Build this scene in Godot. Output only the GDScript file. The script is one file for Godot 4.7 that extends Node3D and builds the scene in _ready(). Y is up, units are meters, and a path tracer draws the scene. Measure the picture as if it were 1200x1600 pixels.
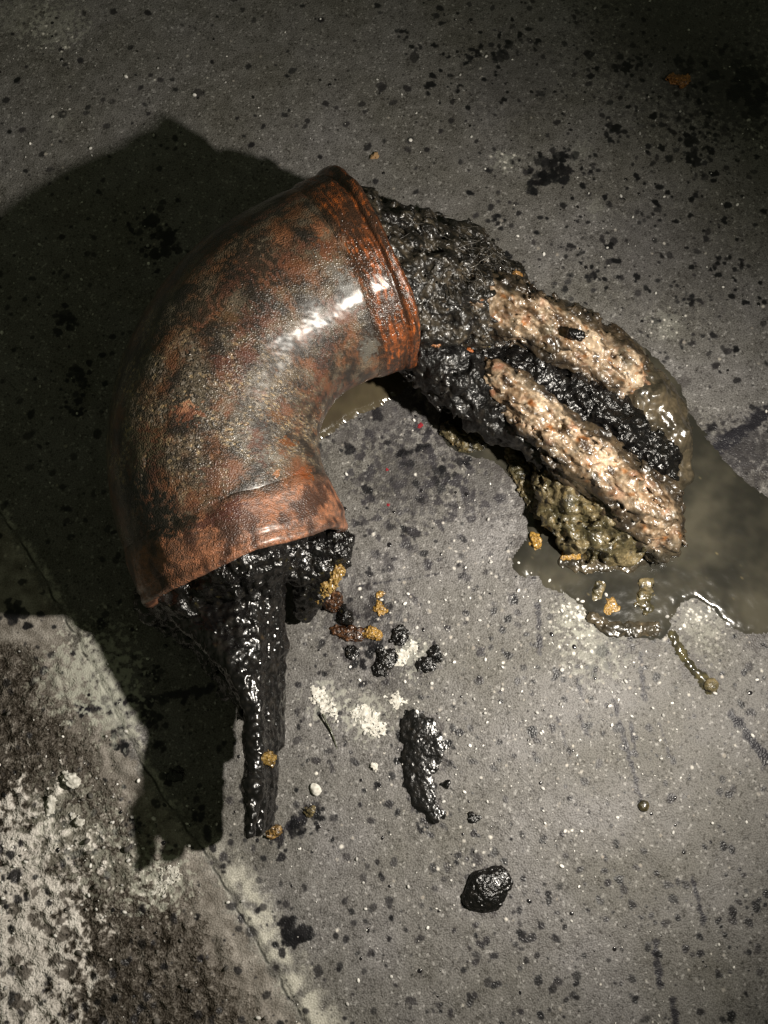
extends Node3D
# A rusty cast iron pipe elbow with the sludge that came out of it, on a dark concrete floor, lit by one hand torch.

const FOV := 54.0
const PITCH := 75.0
const DIST := 0.785
const TEX := 1536            # texels along the 1 m of painted floor
const GX := -0.5             # the floor's painted square starts here
const GZ := -0.57

var eye: Vector3
var fwd: Vector3
var up: Vector3
var rng := RandomNumberGenerator.new()
var col := PackedByteArray()
var rou := PackedByteArray()
var hei := PackedByteArray()
var noise_edge := PackedByteArray()
var seam := PackedFloat32Array()
var lumps: FastNoiseLite
var fine: FastNoiseLite
var wide: FastNoiseLite
var cells: FastNoiseLite
var fibre_grain := Basis.IDENTITY
var ridge_grain := Basis.IDENTITY
var crests := []
var jobs := []
var folds: FastNoiseLite
var tex := {}
var M := {}


func _ready() -> void:
	rng.seed = 7
	var p := deg_to_rad(PITCH)
	eye = Vector3(0, DIST * sin(p), DIST * cos(p))
	fwd = -eye.normalized()
	up = Vector3.RIGHT.cross(fwd)
	var cam := Camera3D.new()
	cam.name = "camera"
	add_child(cam)
	cam.fov = FOV
	cam.near = 0.02
	cam.far = 20.0
	cam.look_at_from_position(eye, Vector3.ZERO, Vector3.UP)
	cam.current = true

	var we := WorldEnvironment.new()
	we.name = "environment"
	var env := Environment.new()
	env.background_mode = Environment.BG_COLOR
	env.background_color = Color(0.064, 0.069, 0.044).linear_to_srgb()
	env.tonemap_mode = Environment.TONE_MAPPER_LINEAR
	env.tonemap_exposure = 1.0
	env.sdfgi_enabled = true
	env.ssao_enabled = true
	env.ssil_enabled = true
	we.environment = env
	add_child(we)

	var torch := SpotLight3D.new()
	torch.name = "torch"
	add_child(torch)
	torch.look_at_from_position(Vector3(0.315, 0.47, 0.12), Vector3(-0.03, 0.0, 0.05), Vector3.UP)
	torch.light_color = Color(1.0, 0.97, 0.92)
	torch.light_energy = 0.69
	torch.light_size = 0.009
	torch.spot_range = 6.0
	torch.spot_attenuation = 2.0
	torch.spot_angle = 51.0
	torch.spot_angle_attenuation = 1.0
	torch.shadow_enabled = true

	lumps = noise(11, 1.0, 3)
	fine = noise(12, 1.0, 2)
	wide = noise(13, 1.0, 2)
	cells = noise(14, 1.0, 1)
	cells.noise_type = FastNoiseLite.TYPE_CELLULAR
	cells.cellular_return_type = FastNoiseLite.RETURN_DISTANCE
	folds = noise(15, 1.0, 3)
	folds.fractal_type = FastNoiseLite.FRACTAL_RIDGED
	make_textures()
	make_materials()
	make_ground()
	make_elbow()
	make_cast()
	make_plug()
	make_slab()
	make_puddles()
	make_small_things()
	make_grit()
	finish_lumps()


# ---------------------------------------------------------------- helpers

func noise(s: int, f: float, oct: int) -> FastNoiseLite:
	var n := FastNoiseLite.new()
	n.seed = s
	n.noise_type = FastNoiseLite.TYPE_SIMPLEX_SMOOTH
	n.frequency = f
	n.fractal_type = FastNoiseLite.FRACTAL_FBM if oct > 1 else FastNoiseLite.FRACTAL_NONE
	n.fractal_octaves = oct
	return n


func at(x: float, y: float, h := 0.0) -> Vector3:      # where the sight line through a point of the picture meets the height h
	var t := tan(deg_to_rad(FOV / 2))
	var d := fwd + Vector3.RIGHT * ((x - 600) / 800 * t) + up * ((800 - y) / 800 * t)
	return eye + d * ((h - eye.y) / d.y)


func seen_at(q: Vector3) -> Vector2:
	var t := tan(deg_to_rad(FOV / 2))
	var v := q - eye
	var z := v.dot(fwd)
	return Vector2(600 + 800 * v.x / z / t, 800 - 800 * v.dot(up) / z / t)


func thing(called: String, label: String, category: String, where := Vector3.ZERO, group := "") -> Node3D:
	var o := Node3D.new()
	o.name = called
	add_child(o, true)
	o.position = where
	metas(o, label, category, group)
	return o


func metas(o: Node, label: String, category := "", group := "", kind := "") -> void:
	o.set_meta("label", label)
	if category: o.set_meta("category", category)
	if group: o.set_meta("group", group)
	if kind: o.set_meta("kind", kind)


func part(called: String, mesh: Mesh, m: Material, parent: Node) -> MeshInstance3D:
	var o := MeshInstance3D.new()
	o.name = called
	o.mesh = mesh
	o.material_override = m
	parent.add_child(o, true)
	return o


func smooth_mesh(v: PackedVector3Array, idx: PackedInt32Array, c: PackedColorArray, uv := PackedVector2Array()) -> ArrayMesh:
	var n := PackedVector3Array()
	n.resize(v.size())
	for i in range(0, idx.size(), 3):
		var a := v[idx[i]]
		var f := (v[idx[i + 2]] - a).cross(v[idx[i + 1]] - a)
		n[idx[i]] += f
		n[idx[i + 1]] += f
		n[idx[i + 2]] += f
	for i in n.size():
		n[i] = n[i].normalized()
	var arr := []
	arr.resize(Mesh.ARRAY_MAX)
	arr[Mesh.ARRAY_VERTEX] = v
	arr[Mesh.ARRAY_NORMAL] = n
	arr[Mesh.ARRAY_INDEX] = idx
	if c.size() == v.size(): arr[Mesh.ARRAY_COLOR] = c
	if uv.size() == v.size(): arr[Mesh.ARRAY_TEX_UV] = uv
	var m := ArrayMesh.new()
	m.add_surface_from_arrays(Mesh.PRIMITIVE_TRIANGLES, arr)
	return m


# Capsules [a, ra, b, rb] joined with a soft minimum, roughened by noises [source, depth, scale], meshed as surface nets.
func nets(caps: Array, base: Vector3, cell: float, soft: float, noises: Array, paint: Callable, flat := 1.0) -> ArrayMesh:
	var k := 1.0 / soft
	var amp := 0.0
	for q in noises: amp += absf(q[1])
	var pad := amp + cell * 3 + soft
	var lo := Vector3.INF
	var hi := -Vector3.INF
	for c in caps:
		for e in [0, 2]:
			var q: Vector3 = c[e]
			q.y /= flat
			lo = lo.min(q - Vector3.ONE * (c[e + 1] + pad))
			hi = hi.max(q + Vector3.ONE * (c[e + 1] + pad))
	lo.y = maxf(lo.y, -0.007 / flat)
	var nx := int((hi.x - lo.x) / cell) + 2
	var ny := int((hi.y - lo.y) / cell) + 2
	var nz := int((hi.z - lo.z) / cell) + 2
	var sx := 1
	var sy := nx
	var sz := nx * ny
	var F := PackedFloat32Array()
	F.resize(nx * ny * nz)
	for c in caps:
		var a: Vector3 = c[0]
		var b: Vector3 = c[2]
		a.y /= flat
		b.y /= flat
		var ra: float = c[1]
		var dr: float = c[3] - ra
		var ab := b - a
		var ll := maxf(ab.length_squared(), 1e-12)
		var reach: float = maxf(c[1], c[3]) + pad + soft * 2
		var l := ((a.min(b) - Vector3.ONE * reach - lo) / cell).max(Vector3.ZERO)
		var h := (a.max(b) + Vector3.ONE * reach - lo) / cell
		for z in range(int(l.z), mini(int(h.z) + 1, nz)):
			for y in range(int(l.y), mini(int(h.y) + 1, ny)):
				var row := z * sz + y * sy
				for x in range(int(l.x), mini(int(h.x) + 1, nx)):
					var q := lo + Vector3(x, y, z) * cell - a
					var t := clampf(q.dot(ab) / ll, 0.0, 1.0)
					var d := (q - ab * t).length() - ra - dr * t
					if d < reach:
						F[row + x] += exp(-k * d)
	var near := PackedInt32Array()
	var S := PackedByteArray()
	S.resize(F.size())
	for z in nz:
		for y in ny:
			for x in nx:
				var i := z * sz + y * sy + x
				var f := F[i]
				var d := 0.05
				if f > 0.0:
					d = -log(f) / k
					if absf(d) < pad:
						var q := lo + Vector3(x, y, z) * cell
						for s in noises:
							d += s[1] * s[0].get_noise_3dv(s[2] * q)
						if absf(d) < cell * 5.0 and x < nx - 1 and y < ny - 1 and z < nz - 1 and x > 0 and y > 0 and z > 0:
							near.append(i)
				F[i] = d
				if d < 0.0: S[i] = 1
	var id := {}
	var v := PackedVector3Array()
	var cc := PackedColorArray()
	var off := [0, 1, sy, sy + 1, sz, sz + 1, sz + sy, sz + sy + 1]
	var corner := [Vector3(0, 0, 0), Vector3(1, 0, 0), Vector3(0, 1, 0), Vector3(1, 1, 0), Vector3(0, 0, 1), Vector3(1, 0, 1), Vector3(0, 1, 1), Vector3(1, 1, 1)]
	var edges := [[0, 1], [2, 3], [4, 5], [6, 7], [0, 2], [1, 3], [4, 6], [5, 7], [0, 4], [1, 5], [2, 6], [3, 7]]
	var used := PackedInt32Array()
	for i in near:
		var solid: int = S[i] + S[i + 1] + S[i + sy] + S[i + sy + 1] + S[i + sz] + S[i + sz + 1] + S[i + sz + sy] + S[i + sz + sy + 1]
		if solid == 0 or solid == 8: continue
		var sum := Vector3.ZERO
		var cnt := 0
		for e in edges:
			var fa := F[i + off[e[0]]]
			var fb := F[i + off[e[1]]]
			if (fa < 0.0) != (fb < 0.0):
				sum += corner[e[0]].lerp(corner[e[1]], fa / (fa - fb))
				cnt += 1
		id[i] = v.size()
		used.append(i)
		v.append(lo + (Vector3(i % nx, (i / sy) % ny, i / sz) + sum / cnt) * cell)
	var idx := PackedInt32Array()
	for i in used:
		var inside := F[i] < 0.0
		for ax in 3:
			var s1: int = [sx, sy, sz][ax]
			if (F[i + s1] < 0.0) == inside: continue
			var s2: int = [sy, sz, sx][ax]
			var s3: int = [sz, sx, sy][ax]
			if not (id.has(i) and id.has(i - s2) and id.has(i - s3) and id.has(i - s2 - s3)): continue
			var q := [id[i], id[i - s2], id[i - s2 - s3], id[i - s3]]
			if inside: idx.append_array(PackedInt32Array([q[0], q[2], q[1], q[0], q[3], q[2]]))
			else: idx.append_array(PackedInt32Array([q[0], q[1], q[2], q[0], q[2], q[3]]))
	cc.resize(v.size())
	for i in v.size():
		v[i].y *= flat
		cc[i] = paint.call(v[i])
		v[i] -= base
	return smooth_mesh(v, idx, cc)


# The lumps are meshed together at the end, several at a time.
func lump(called: String, args: Array, m: Material, parent: Node) -> MeshInstance3D:
	var o := part(called, null, m, parent)
	jobs.append({"node": o, "args": args})
	return o


func mesh_lump(i: int) -> void:
	var j: Dictionary = jobs[i]
	var a: Array = j.args
	j.mesh = nets(a[0], a[1], a[2], a[3], a[4], a[5], a[6] if a.size() > 6 else 1.0)


func finish_lumps() -> void:
	for j in jobs: j.mesh = null
	WorkerThreadPool.wait_for_group_task_completion(WorkerThreadPool.add_group_task(mesh_lump, jobs.size(), -1, true))
	for j in jobs: j.node.mesh = j.mesh


func chain(points: Array) -> Array:            # points of the picture [x, y, height, radius] to capsules from each to the next
	var out := []
	for i in points.size() - 1:
		var a = points[i]
		var b = points[i + 1]
		out.append([at(a[0], a[1], a[2]), a[3], at(b[0], b[1], b[2]), b[3]])
	return out


func c8(r: float, g: float, b: float) -> Color:
	return Color(r / 255.0, g / 255.0, b / 255.0)


func mixed(a: Color, b: Color, t: float) -> Color:
	return a.lerp(b, clampf(t, 0.0, 1.0))


# ---------------------------------------------------------------- textures and materials

func tile(s: int, f: float, oct: int, size := 256, kind := FastNoiseLite.TYPE_SIMPLEX_SMOOTH) -> Image:
	var n := noise(s, f, oct)
	n.noise_type = kind
	if kind == FastNoiseLite.TYPE_CELLULAR:
		n.cellular_return_type = FastNoiseLite.RETURN_DISTANCE
	return n.get_seamless_image(size, size)


func ramp(im: Image, low: float, high: float) -> ImageTexture:     # the picture's grey range moved to low..high
	var d := im.get_data()
	for i in d.size():
		d[i] = int(clampf(lerpf(low, high, d[i] / 255.0), 0.0, 1.0) * 255.0)
	return ImageTexture.create_from_image(Image.create_from_data(im.get_width(), im.get_height(), false, Image.FORMAT_L8, d))


func make_textures() -> void:
	var a := tile(21, 0.035, 5)
	var b := tile(22, 0.06, 3, 256, FastNoiseLite.TYPE_CELLULAR)
	tex.bump = ImageTexture.create_from_image(a)
	tex.pits = ImageTexture.create_from_image(b)
	tex.mottle = ramp(tile(23, 0.03, 5), 0.62, 1.12)
	tex.gloss = ramp(tile(24, 0.04, 4), 0.02, 0.75)
	tex.cast_bump = ImageTexture.create_from_image(tile(25, 0.05, 5))


func stuff_material(called: String, rough: float, bump: float, size: float, coat := 0.0, bump_tex := "bump") -> StandardMaterial3D:
	var m := StandardMaterial3D.new()
	m.resource_name = called
	m.vertex_color_use_as_albedo = true
	m.vertex_color_is_srgb = true
	m.albedo_texture = tex.mottle
	m.roughness = rough
	m.roughness_texture = tex.gloss if rough > 0.9 else null
	m.heightmap_enabled = true
	m.heightmap_texture = tex[bump_tex]
	m.heightmap_scale = bump
	m.uv1_triplanar = true
	m.uv1_scale = Vector3.ONE / size
	if coat > 0.0:
		m.clearcoat_enabled = true
		m.clearcoat = coat
		m.clearcoat_roughness = 0.12
	return m


func make_materials() -> void:
	M.ridge = stuff_material("wet_tan_crust", 0.36, 0.07, 0.035, 0.4)
	M.mud = stuff_material("wet_grey_mud", 0.28, 0.03, 0.04, 0.4)
	M.black = stuff_material("wet_black_sludge", 0.27, 0.09, 0.03, 0.15)
	M.slick = stuff_material("slick_black_sludge", 0.25, 0.05, 0.055, 0.2)
	M.fibre = stuff_material("damp_fibrous_sludge", 0.4, 0.09, 0.03, 0.2)
	M.crumb = stuff_material("wet_crumb", 0.35, 0.07, 0.02, 0.3)
	M.dry = stuff_material("dry_white_mortar", 0.9, 0.02, 0.02)
	M.dry.albedo_texture = null
	var w := StandardMaterial3D.new()
	w.resource_name = "murky_water"
	w.vertex_color_use_as_albedo = true
	w.vertex_color_is_srgb = true
	w.roughness = 0.13
	w.heightmap_enabled = true
	w.heightmap_texture = tex.bump
	w.heightmap_scale = 0.006
	w.uv1_triplanar = true
	w.uv1_scale = Vector3.ONE / 0.05
	M.water = w


# ---------------------------------------------------------------- the floor

func blot(px: float, py: float, r_px: float, c: Color, alpha: float, ragged: float, rough := -1.0, lift := 0.0, stretch := 1.0, turn := 0.0) -> void:
	var q := at(px, py)
	blot_at(q.x, q.z, r_px * 0.00052, c, alpha, ragged, rough, lift, stretch, turn)


func blot_at(x: float, z: float, r: float, c: Color, alpha: float, ragged: float, rough := -1.0, lift := 0.0, stretch := 1.0, turn := 0.0) -> void:
	var u := (x - GX) * TEX
	var v := (z - GZ) * TEX
	var rt := r * TEX
	var reach := int(rt * maxf(stretch, 1.0) * (1.0 + ragged)) + 2
	var cs := cos(turn)
	var sn := sin(turn)
	var soft := 1.0 / maxf(rt, 1.0) + 0.12
	for j in range(maxi(int(v) - reach, 0), mini(int(v) + reach + 1, TEX)):
		for i in range(maxi(int(u) - reach, 0), mini(int(u) + reach + 1, TEX)):
			var du := i - u
			var dv := j - v
			var a := (du * cs + dv * sn) / stretch
			var b := dv * cs - du * sn
			var k := j * TEX + i
			var d := sqrt(a * a + b * b) / rt + (noise_edge[k] - 128) / 128.0 * ragged
			var s := clampf((1.0 - d) / soft, 0.0, 1.0) * alpha
			if s <= 0.0: continue
			col[k * 3] = int(lerpf(col[k * 3], c.r8, s))
			col[k * 3 + 1] = int(lerpf(col[k * 3 + 1], c.g8, s))
			col[k * 3 + 2] = int(lerpf(col[k * 3 + 2], c.b8, s))
			if rough >= 0.0: rou[k] = int(lerpf(rou[k], rough * 255, s))
			if lift != 0.0: hei[k] = clampi(int(hei[k] + lift * s), 0, 255)


func seam_x(z: float) -> float:
	return seam[clampi(int((z - GZ) * TEX), 0, TEX - 1)]


func broken(x: float, z: float) -> float:      # 0 on the sound floor, 1 on the broken ground left of the seam
	var d := seam_x(z) - x - 0.012 + 0.012 * wide.get_noise_2d(x * 30, z * 30)
	var zb := z - 0.108 + 0.014 * wide.get_noise_2d(x * 25 + 9, z * 25)
	return smoothstep(0.0, 0.022, d) * smoothstep(0.0, 0.012, zb)


func ground_height(x: float, z: float) -> float:
	var fade := smoothstep(0.0, 0.05, minf(minf(x - GX, GX + 1.0 - x), minf(z - GZ, GZ + 1.0 - z)))
	var h := 0.0004 * wide.get_noise_2d(x * 14, z * 14) + 0.00025 * fine.get_noise_2d(x * 90, z * 90)
	var b := broken(x, z)
	if b > 0.0:
		h += b * (-0.0022 + 0.0032 * lumps.get_noise_2d(x * 55, z * 55) + 0.0010 * lumps.get_noise_2d(x * 160, z * 160) + 0.0008 * fine.get_noise_2d(x * 400, z * 400))
	var d := absf(x - seam_x(z))
	h += 0.0007 * smoothstep(0.008, 0.0, d) - 0.0012 * smoothstep(0.0025, 0.0, absf(x - seam_x(z) + 0.004))
	return h * fade


func make_ground() -> void:
	var line := [at(-260, 560), at(0, 785), at(60, 870), at(115, 970), at(165, 1060), at(215, 1160), at(270, 1250), at(340, 1345), at(400, 1450), at(490, 1600), at(600, 1760)]
	seam.resize(TEX)
	for j in TEX:
		var z := GZ + (j + 0.5) / TEX
		var k := 0
		while k < line.size() - 2 and line[k + 1].z < z: k += 1
		var t: float = (z - line[k].z) / (line[k + 1].z - line[k].z)
		seam[j] = lerpf(line[k].x, line[k + 1].x, maxf(t, -3.0)) + 0.0016 * fine.get_noise_2d(z * 60, 3)
	var n := TEX * TEX
	col.resize(n * 3)
	rou.resize(n)
	hei.resize(n)
	noise_edge = noise(31, 0.09, 3).get_image(TEX, TEX).get_data()
	var grain := noise(32, 0.55, 1).get_image(TEX, TEX).get_data()
	var mid := noise(33, 0.035, 4).get_image(TEX, TEX).get_data()
	var big := noise(34, 0.006, 3).get_image(TEX, TEX).get_data()
	var sp := noise(35, 0.42, 1)
	sp.noise_type = FastNoiseLite.TYPE_CELLULAR
	sp.cellular_return_type = FastNoiseLite.RETURN_CELL_VALUE
	var peb := sp.get_image(TEX, TEX).get_data()
	sp.frequency = 0.06
	sp.cellular_return_type = FastNoiseLite.RETURN_DISTANCE2_SUB
	sp.seed = 36
	var crack := sp.get_image(TEX, TEX).get_data()
	var zb := at(100, 1003).z
	var k := 0
	for j in TEX:
		var z := GZ + (j + 0.5) / TEX
		var xs := seam[j]
		var low := smoothstep(zb - 0.004, zb + 0.006, z)
		var far_low := smoothstep(0.22, 0.28, z)
		for i in TEX:
			var x := GX + (i + 0.5) / TEX
			var g := grain[k] - 128.0
			var m := mid[k] - 128.0
			var b := big[k] - 128.0
			var v := 98.0 + g * 0.26 + m * 0.09 + b * 0.07
			var pv := peb[k]
			if pv > 244: v += 38.0
			elif pv < 22: v -= 24.0
			var r := v + 2.5
			var gg := v
			var bb := v - 3.0 + b * 0.02
			var h := 120.0 + g * 0.22 + m * 0.35
			var ro := 150.0 + m * 0.25 + g * 0.2 - b * 0.2
			var d := x - xs + (noise_edge[k] - 128.0) * 0.00006
			if d < 0.03:
				# the pale band that follows the seam, then the broken dark ground or bare concrete
				var band := clampf(1.0 - absf(d + 0.003) / 0.007, 0.0, 1.0) * 0.95 * clampf(0.6 + m / 110.0, 0.0, 1.0)
				band = maxf(band, far_low * clampf(1.3 - absf(d - 0.006) / 0.016, 0.0, 1.0) * clampf(0.9 + m / 90.0, 0.0, 1.0))
				r = lerpf(r, 172.0 + g * 0.25, band)
				gg = lerpf(gg, 169.0 + g * 0.25, band)
				bb = lerpf(bb, 158.0 + g * 0.25, band)
				var left := clampf((-0.006 - d) / 0.008, 0.0, 1.0)
				if left > 0.0:
					var ed := noise_edge[k] - 128.0
					var edge := clampf((-0.030 - d) / 0.02 + m / 100.0, 0.0, 1.0) * low
					var bare := 126.0 + g * 0.22 + m * 0.3
					var dark := 66.0 + g * 0.3 + m * 0.28 + (pv - 128.0) * 0.12 + ed * 0.2
					if pv > 216: dark += 22.0
					if crack[k] < 9: dark *= 0.8
					var cx := x + 0.27
					var cz := z - 0.33
					var corner := clampf((0.095 - sqrt(cx * cx * 2.2 + cz * cz * 0.6)) / 0.02 + ed / 60.0 + m / 60.0, 0.0, 1.0)
					dark = lerpf(dark, 190.0 + g * 0.25 + m * 0.3, corner)
					var q := lerpf(bare, dark, edge)
					r = lerpf(r, q + 6.0, left)
					gg = lerpf(gg, q, left)
					bb = lerpf(bb, q - 7.0, left)
					h = lerpf(h, 110.0 + (pv - 128.0) * 0.2 + m * 0.7 + g * 0.4 + ed * 0.5, left * edge)
					ro = lerpf(ro, 170.0 + g * 0.4, left)
				var joint := clampf(1.0 - absf(x - xs + 0.0055 + m * 0.00001) / 0.0013, 0.0, 1.0) * clampf(0.75 + m / 90.0, 0.0, 1.0)
				if joint > 0.0:               # the dark joint itself
					r = lerpf(r, 40.0, joint)
					gg = lerpf(gg, 40.0, joint)
					bb = lerpf(bb, 36.0, joint)
					h -= 60.0 * joint
			col[k * 3] = int(clampf(r, 0.0, 255.0))
			col[k * 3 + 1] = int(clampf(gg, 0.0, 255.0))
			col[k * 3 + 2] = int(clampf(bb, 0.0, 255.0))
			rou[k] = int(clampf(ro, 30.0, 255.0))
			hei[k] = int(clampf(h, 0.0, 255.0))
			k += 1
	paint_marks()
	var m := StandardMaterial3D.new()
	m.resource_name = "stained_concrete"
	m.albedo_texture = ImageTexture.create_from_image(Image.create_from_data(TEX, TEX, false, Image.FORMAT_RGB8, col))
	m.roughness = 1.0
	m.roughness_texture = ImageTexture.create_from_image(Image.create_from_data(TEX, TEX, false, Image.FORMAT_L8, rou))
	m.heightmap_enabled = true
	m.heightmap_texture = ImageTexture.create_from_image(Image.create_from_data(TEX, TEX, false, Image.FORMAT_L8, hei))
	m.heightmap_scale = 0.28
	m.metallic_specular = 0.35
	const N := 400
	var v := PackedVector3Array()
	var uv := PackedVector2Array()
	var idx := PackedInt32Array()
	for j in N + 1:
		for i in N + 1:
			var x := GX + float(i) / N
			var z := GZ + float(j) / N
			v.append(Vector3(x, ground_height(x, z), z))
			uv.append(Vector2(float(i) / N, float(j) / N))
	for j in N:
		for i in N:
			var q := j * (N + 1) + i
			idx.append_array(PackedInt32Array([q, q + 1, q + N + 2, q, q + N + 2, q + N + 1]))
	var o := part("ground", smooth_mesh(v, idx, PackedColorArray(), uv), null, self)
	# the floor goes on, flat, around the painted square
	var e := [GX - 3.0, GX, GX + 1.0, GX + 4.0]
	var f := [GZ - 3.0, GZ, GZ + 1.0, GZ + 4.0]
	var fv := PackedVector3Array()
	var fi := PackedInt32Array()
	for j in 3:
		for i in 3:
			if i == 1 and j == 1: continue
			var q := fv.size()
			for c in [[0, 0], [1, 0], [1, 1], [0, 1]]:
				fv.append(Vector3(e[i + c[0]], 0, f[j + c[1]]))
			fi.append_array(PackedInt32Array([q, q + 1, q + 2, q, q + 2, q + 3]))
	var plain := StandardMaterial3D.new()
	plain.resource_name = "dusty_concrete"
	plain.albedo_color = c8(102, 101, 99)
	plain.albedo_texture = tex.mottle
	plain.roughness = 0.7
	plain.uv1_triplanar = true
	plain.uv1_scale = Vector3.ONE / 0.16
	plain.heightmap_enabled = true
	plain.heightmap_texture = tex.bump
	plain.heightmap_scale = 0.1
	var outer := smooth_mesh(fv, fi, PackedColorArray())
	var both: ArrayMesh = o.mesh
	both.add_surface_from_arrays(Mesh.PRIMITIVE_TRIANGLES, outer.surface_get_arrays(0))
	o.material_override = null
	both.surface_set_material(0, m)
	both.surface_set_material(1, plain)
	metas(o, "dark grey concrete floor spattered with black oil and white grit", "", "", "structure")


func paint_marks() -> void:
	var ink := c8(20, 20, 22)
	var dusk := c8(46, 44, 46)
	var white := c8(226, 221, 212)
	# soft damp patches
	for q in [[640, 740, 70, 0.45], [600, 640, 60, 0.35], [700, 640, 50, 0.4], [760, 760, 50, 0.35], [1130, 720, 60, 0.5], [1080, 60, 170, 0.35], [1150, 140, 90, 0.5], [560, 970, 60, 0.35], [620, 1030, 55, 0.3], [1170, 700, 45, 0.6], [800, 120, 90, 0.2], [1050, 400, 120, 0.2]]:
		blot(q[0], q[1], q[2], dusk, q[3], 0.9, 0.35)
	# the large blots
	for q in [[860, 262, 34], [835, 282, 22], [890, 245, 20], [925, 268, 12], [960, 205, 22], [780, 82, 20], [735, 88, 14], [1085, 232, 24], [1160, 130, 40], [1190, 150, 40], [1070, 100, 22], [970, 100, 22], [1000, 95, 14], [778, 346, 14], [240, 362, 34], [262, 380, 22], [95, 497, 20], [110, 500, 12], [122, 582, 18], [115, 640, 22], [128, 600, 14], [462, 1455, 30], [445, 1470, 16], [630, 50, 12], [670, 132, 10], [665, 330, 8], [1160, 415, 14], [1080, 470, 14], [930, 430, 14], [690, 480, 0], [190, 1165, 16], [130, 1105, 15], [200, 1090, 18], [270, 1215, 13], [250, 1165, 14], [310, 1275, 12], [215, 1290, 12], [240, 1050, 16], [280, 980, 18], [160, 975, 14], [20, 960, 22], [640, 830, 16], [630, 712, 20], [575, 770, 16], [690, 745, 22], [720, 720, 18], [660, 700, 14], [790, 400, 10], [545, 700, 10], [170, 1110, 16], [235, 1120, 26], [1020, 180, 8], [560, 1035, 14], [590, 1010, 22], [470, 1280, 20], [455, 1295, 14], [430, 1310, 12], [490, 1270, 10], [625, 1150, 10], [640, 1200, 8], [660, 1290, 14], [595, 945, 18], [545, 960, 14]]:
		if q[2] == 0: continue
		if q[2] < 12:
			blot(q[0], q[1], q[2], ink, 0.9, 0.6, 0.25, 6)
			continue
		for i in 15:
			blot(q[0] + rng.randfn(0, q[2] * 0.42), q[1] + rng.randfn(0, q[2] * 0.40), q[2] * rng.randf_range(0.10, 0.42), ink.lerp(dusk, rng.randf() * 0.5), rng.randf_range(0.6, 0.95), 0.55, 0.28, 3)
	# wet margins round the puddles and under the scraps
	for q in [[690, 655], [695, 690], [720, 712], [760, 722], [795, 742], [820, 775], [826, 810], [818, 850], [796, 880], [815, 908], [845, 915], [880, 935], [910, 955], [930, 985], [965, 1000], [1010, 1006], [1050, 995], [1060, 955], [1085, 932], [1115, 950], [1140, 990], [1180, 1000], [1170, 745], [1120, 700], [1085, 650], [1060, 600], [500, 705], [540, 670], [590, 645], [640, 615], [740, 650], [780, 690], [1075, 1030], [1105, 1065]]:
		blot(q[0] + rng.randfn(0, 5), q[1] + rng.randfn(0, 5), rng.randf_range(12, 26), c8(62, 59, 58), rng.randf_range(0.3, 0.65), 0.8, 0.4)
	for q in [[655, 1150, 34], [655, 1180, 34], [655, 1225, 26], [670, 1260, 22], [758, 1390, 34], [764, 1370, 24], [624, 992, 16], [600, 1034, 20], [680, 1022, 14], [662, 1040, 14], [550, 1020, 14], [540, 960, 18], [515, 940, 22], [590, 950, 20], [545, 990, 22], [575, 992, 16], [428, 1302, 14], [485, 1268, 14]]:
		for i in 3:
			blot(q[0] + rng.randfn(0, q[2] * 0.2), q[1] + rng.randfn(0, q[2] * 0.2), q[2] * rng.randf_range(0.6, 1.0), c8(50, 47, 48), 0.42, 0.7, 0.35)
	# thin purple drying spots under the bend and the cast
	for i in 170:
		var x := rng.randfn(650, 90)
		var y := rng.randfn(760, 95)
		blot(x, y, rng.randf_range(3, 10), c8(50, 48, 51), rng.randf_range(0.4, 0.85), 0.8, 0.35)
	# drips flung to the right
	for s in [[958, 1095, 1005, 1262, 5], [985, 1130, 992, 1180, 5], [1140, 1112, 1200, 1190, 9], [840, 945, 843, 1022, 5], [1000, 1020, 1005, 1090, 5], [1080, 1370, 1100, 1440, 5], [1022, 1470, 1030, 1540, 6], [1050, 1560, 1056, 1600, 6], [905, 1120, 920, 1150, 5], [560, 915, 690, 895, 3], [120, 1110, 330, 1075, 8], [1200, 640, 1120, 700, 14], [480, 1270, 425, 1310, 7], [900, 1060, 912, 1095, 4], [945, 1000, 955, 1040, 4], [870, 1120, 890, 1180, 3], [1030, 1130, 1046, 1180, 3]]:
		var steps := int(Vector2(s[2] - s[0], s[3] - s[1]).length() / 3.0)
		for i in steps + 1:
			var t := float(i) / steps
			blot(lerpf(s[0], s[2], t) + rng.randf_range(-1.5, 1.5), lerpf(s[1], s[3], t), s[4] * rng.randf_range(0.4, 1.1), c8(34, 33, 38), 0.5, 0.6, 0.4, 1)
	# spatter
	for i in 9500:
		var x := rng.randf_range(-60, 1260)
		var y := rng.randf_range(-40, 1640)
		var dense := 0.33 + 0.55 * smoothstep(500, 1100, x) * smoothstep(800, 200, y) + 0.25 * smoothstep(1000, 1500, x * 0.4 + y)
		dense *= 0.45 + 0.75 * absf(wide.get_noise_2d(x * 0.004, y * 0.004)) * 2.0
		if rng.randf() > dense: continue
		var r := 1.4 + 5.2 * pow(rng.randf(), 2.5) + (rng.randf_range(2, 6) if rng.randf() < 0.012 else 0.0)
		blot(x, y, r, ink.lerp(dusk, rng.randf()), rng.randf_range(0.55, 0.95), 0.45, 0.32, 3, rng.randf_range(1.0, 1.5), rng.randf() * 3.0)
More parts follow.
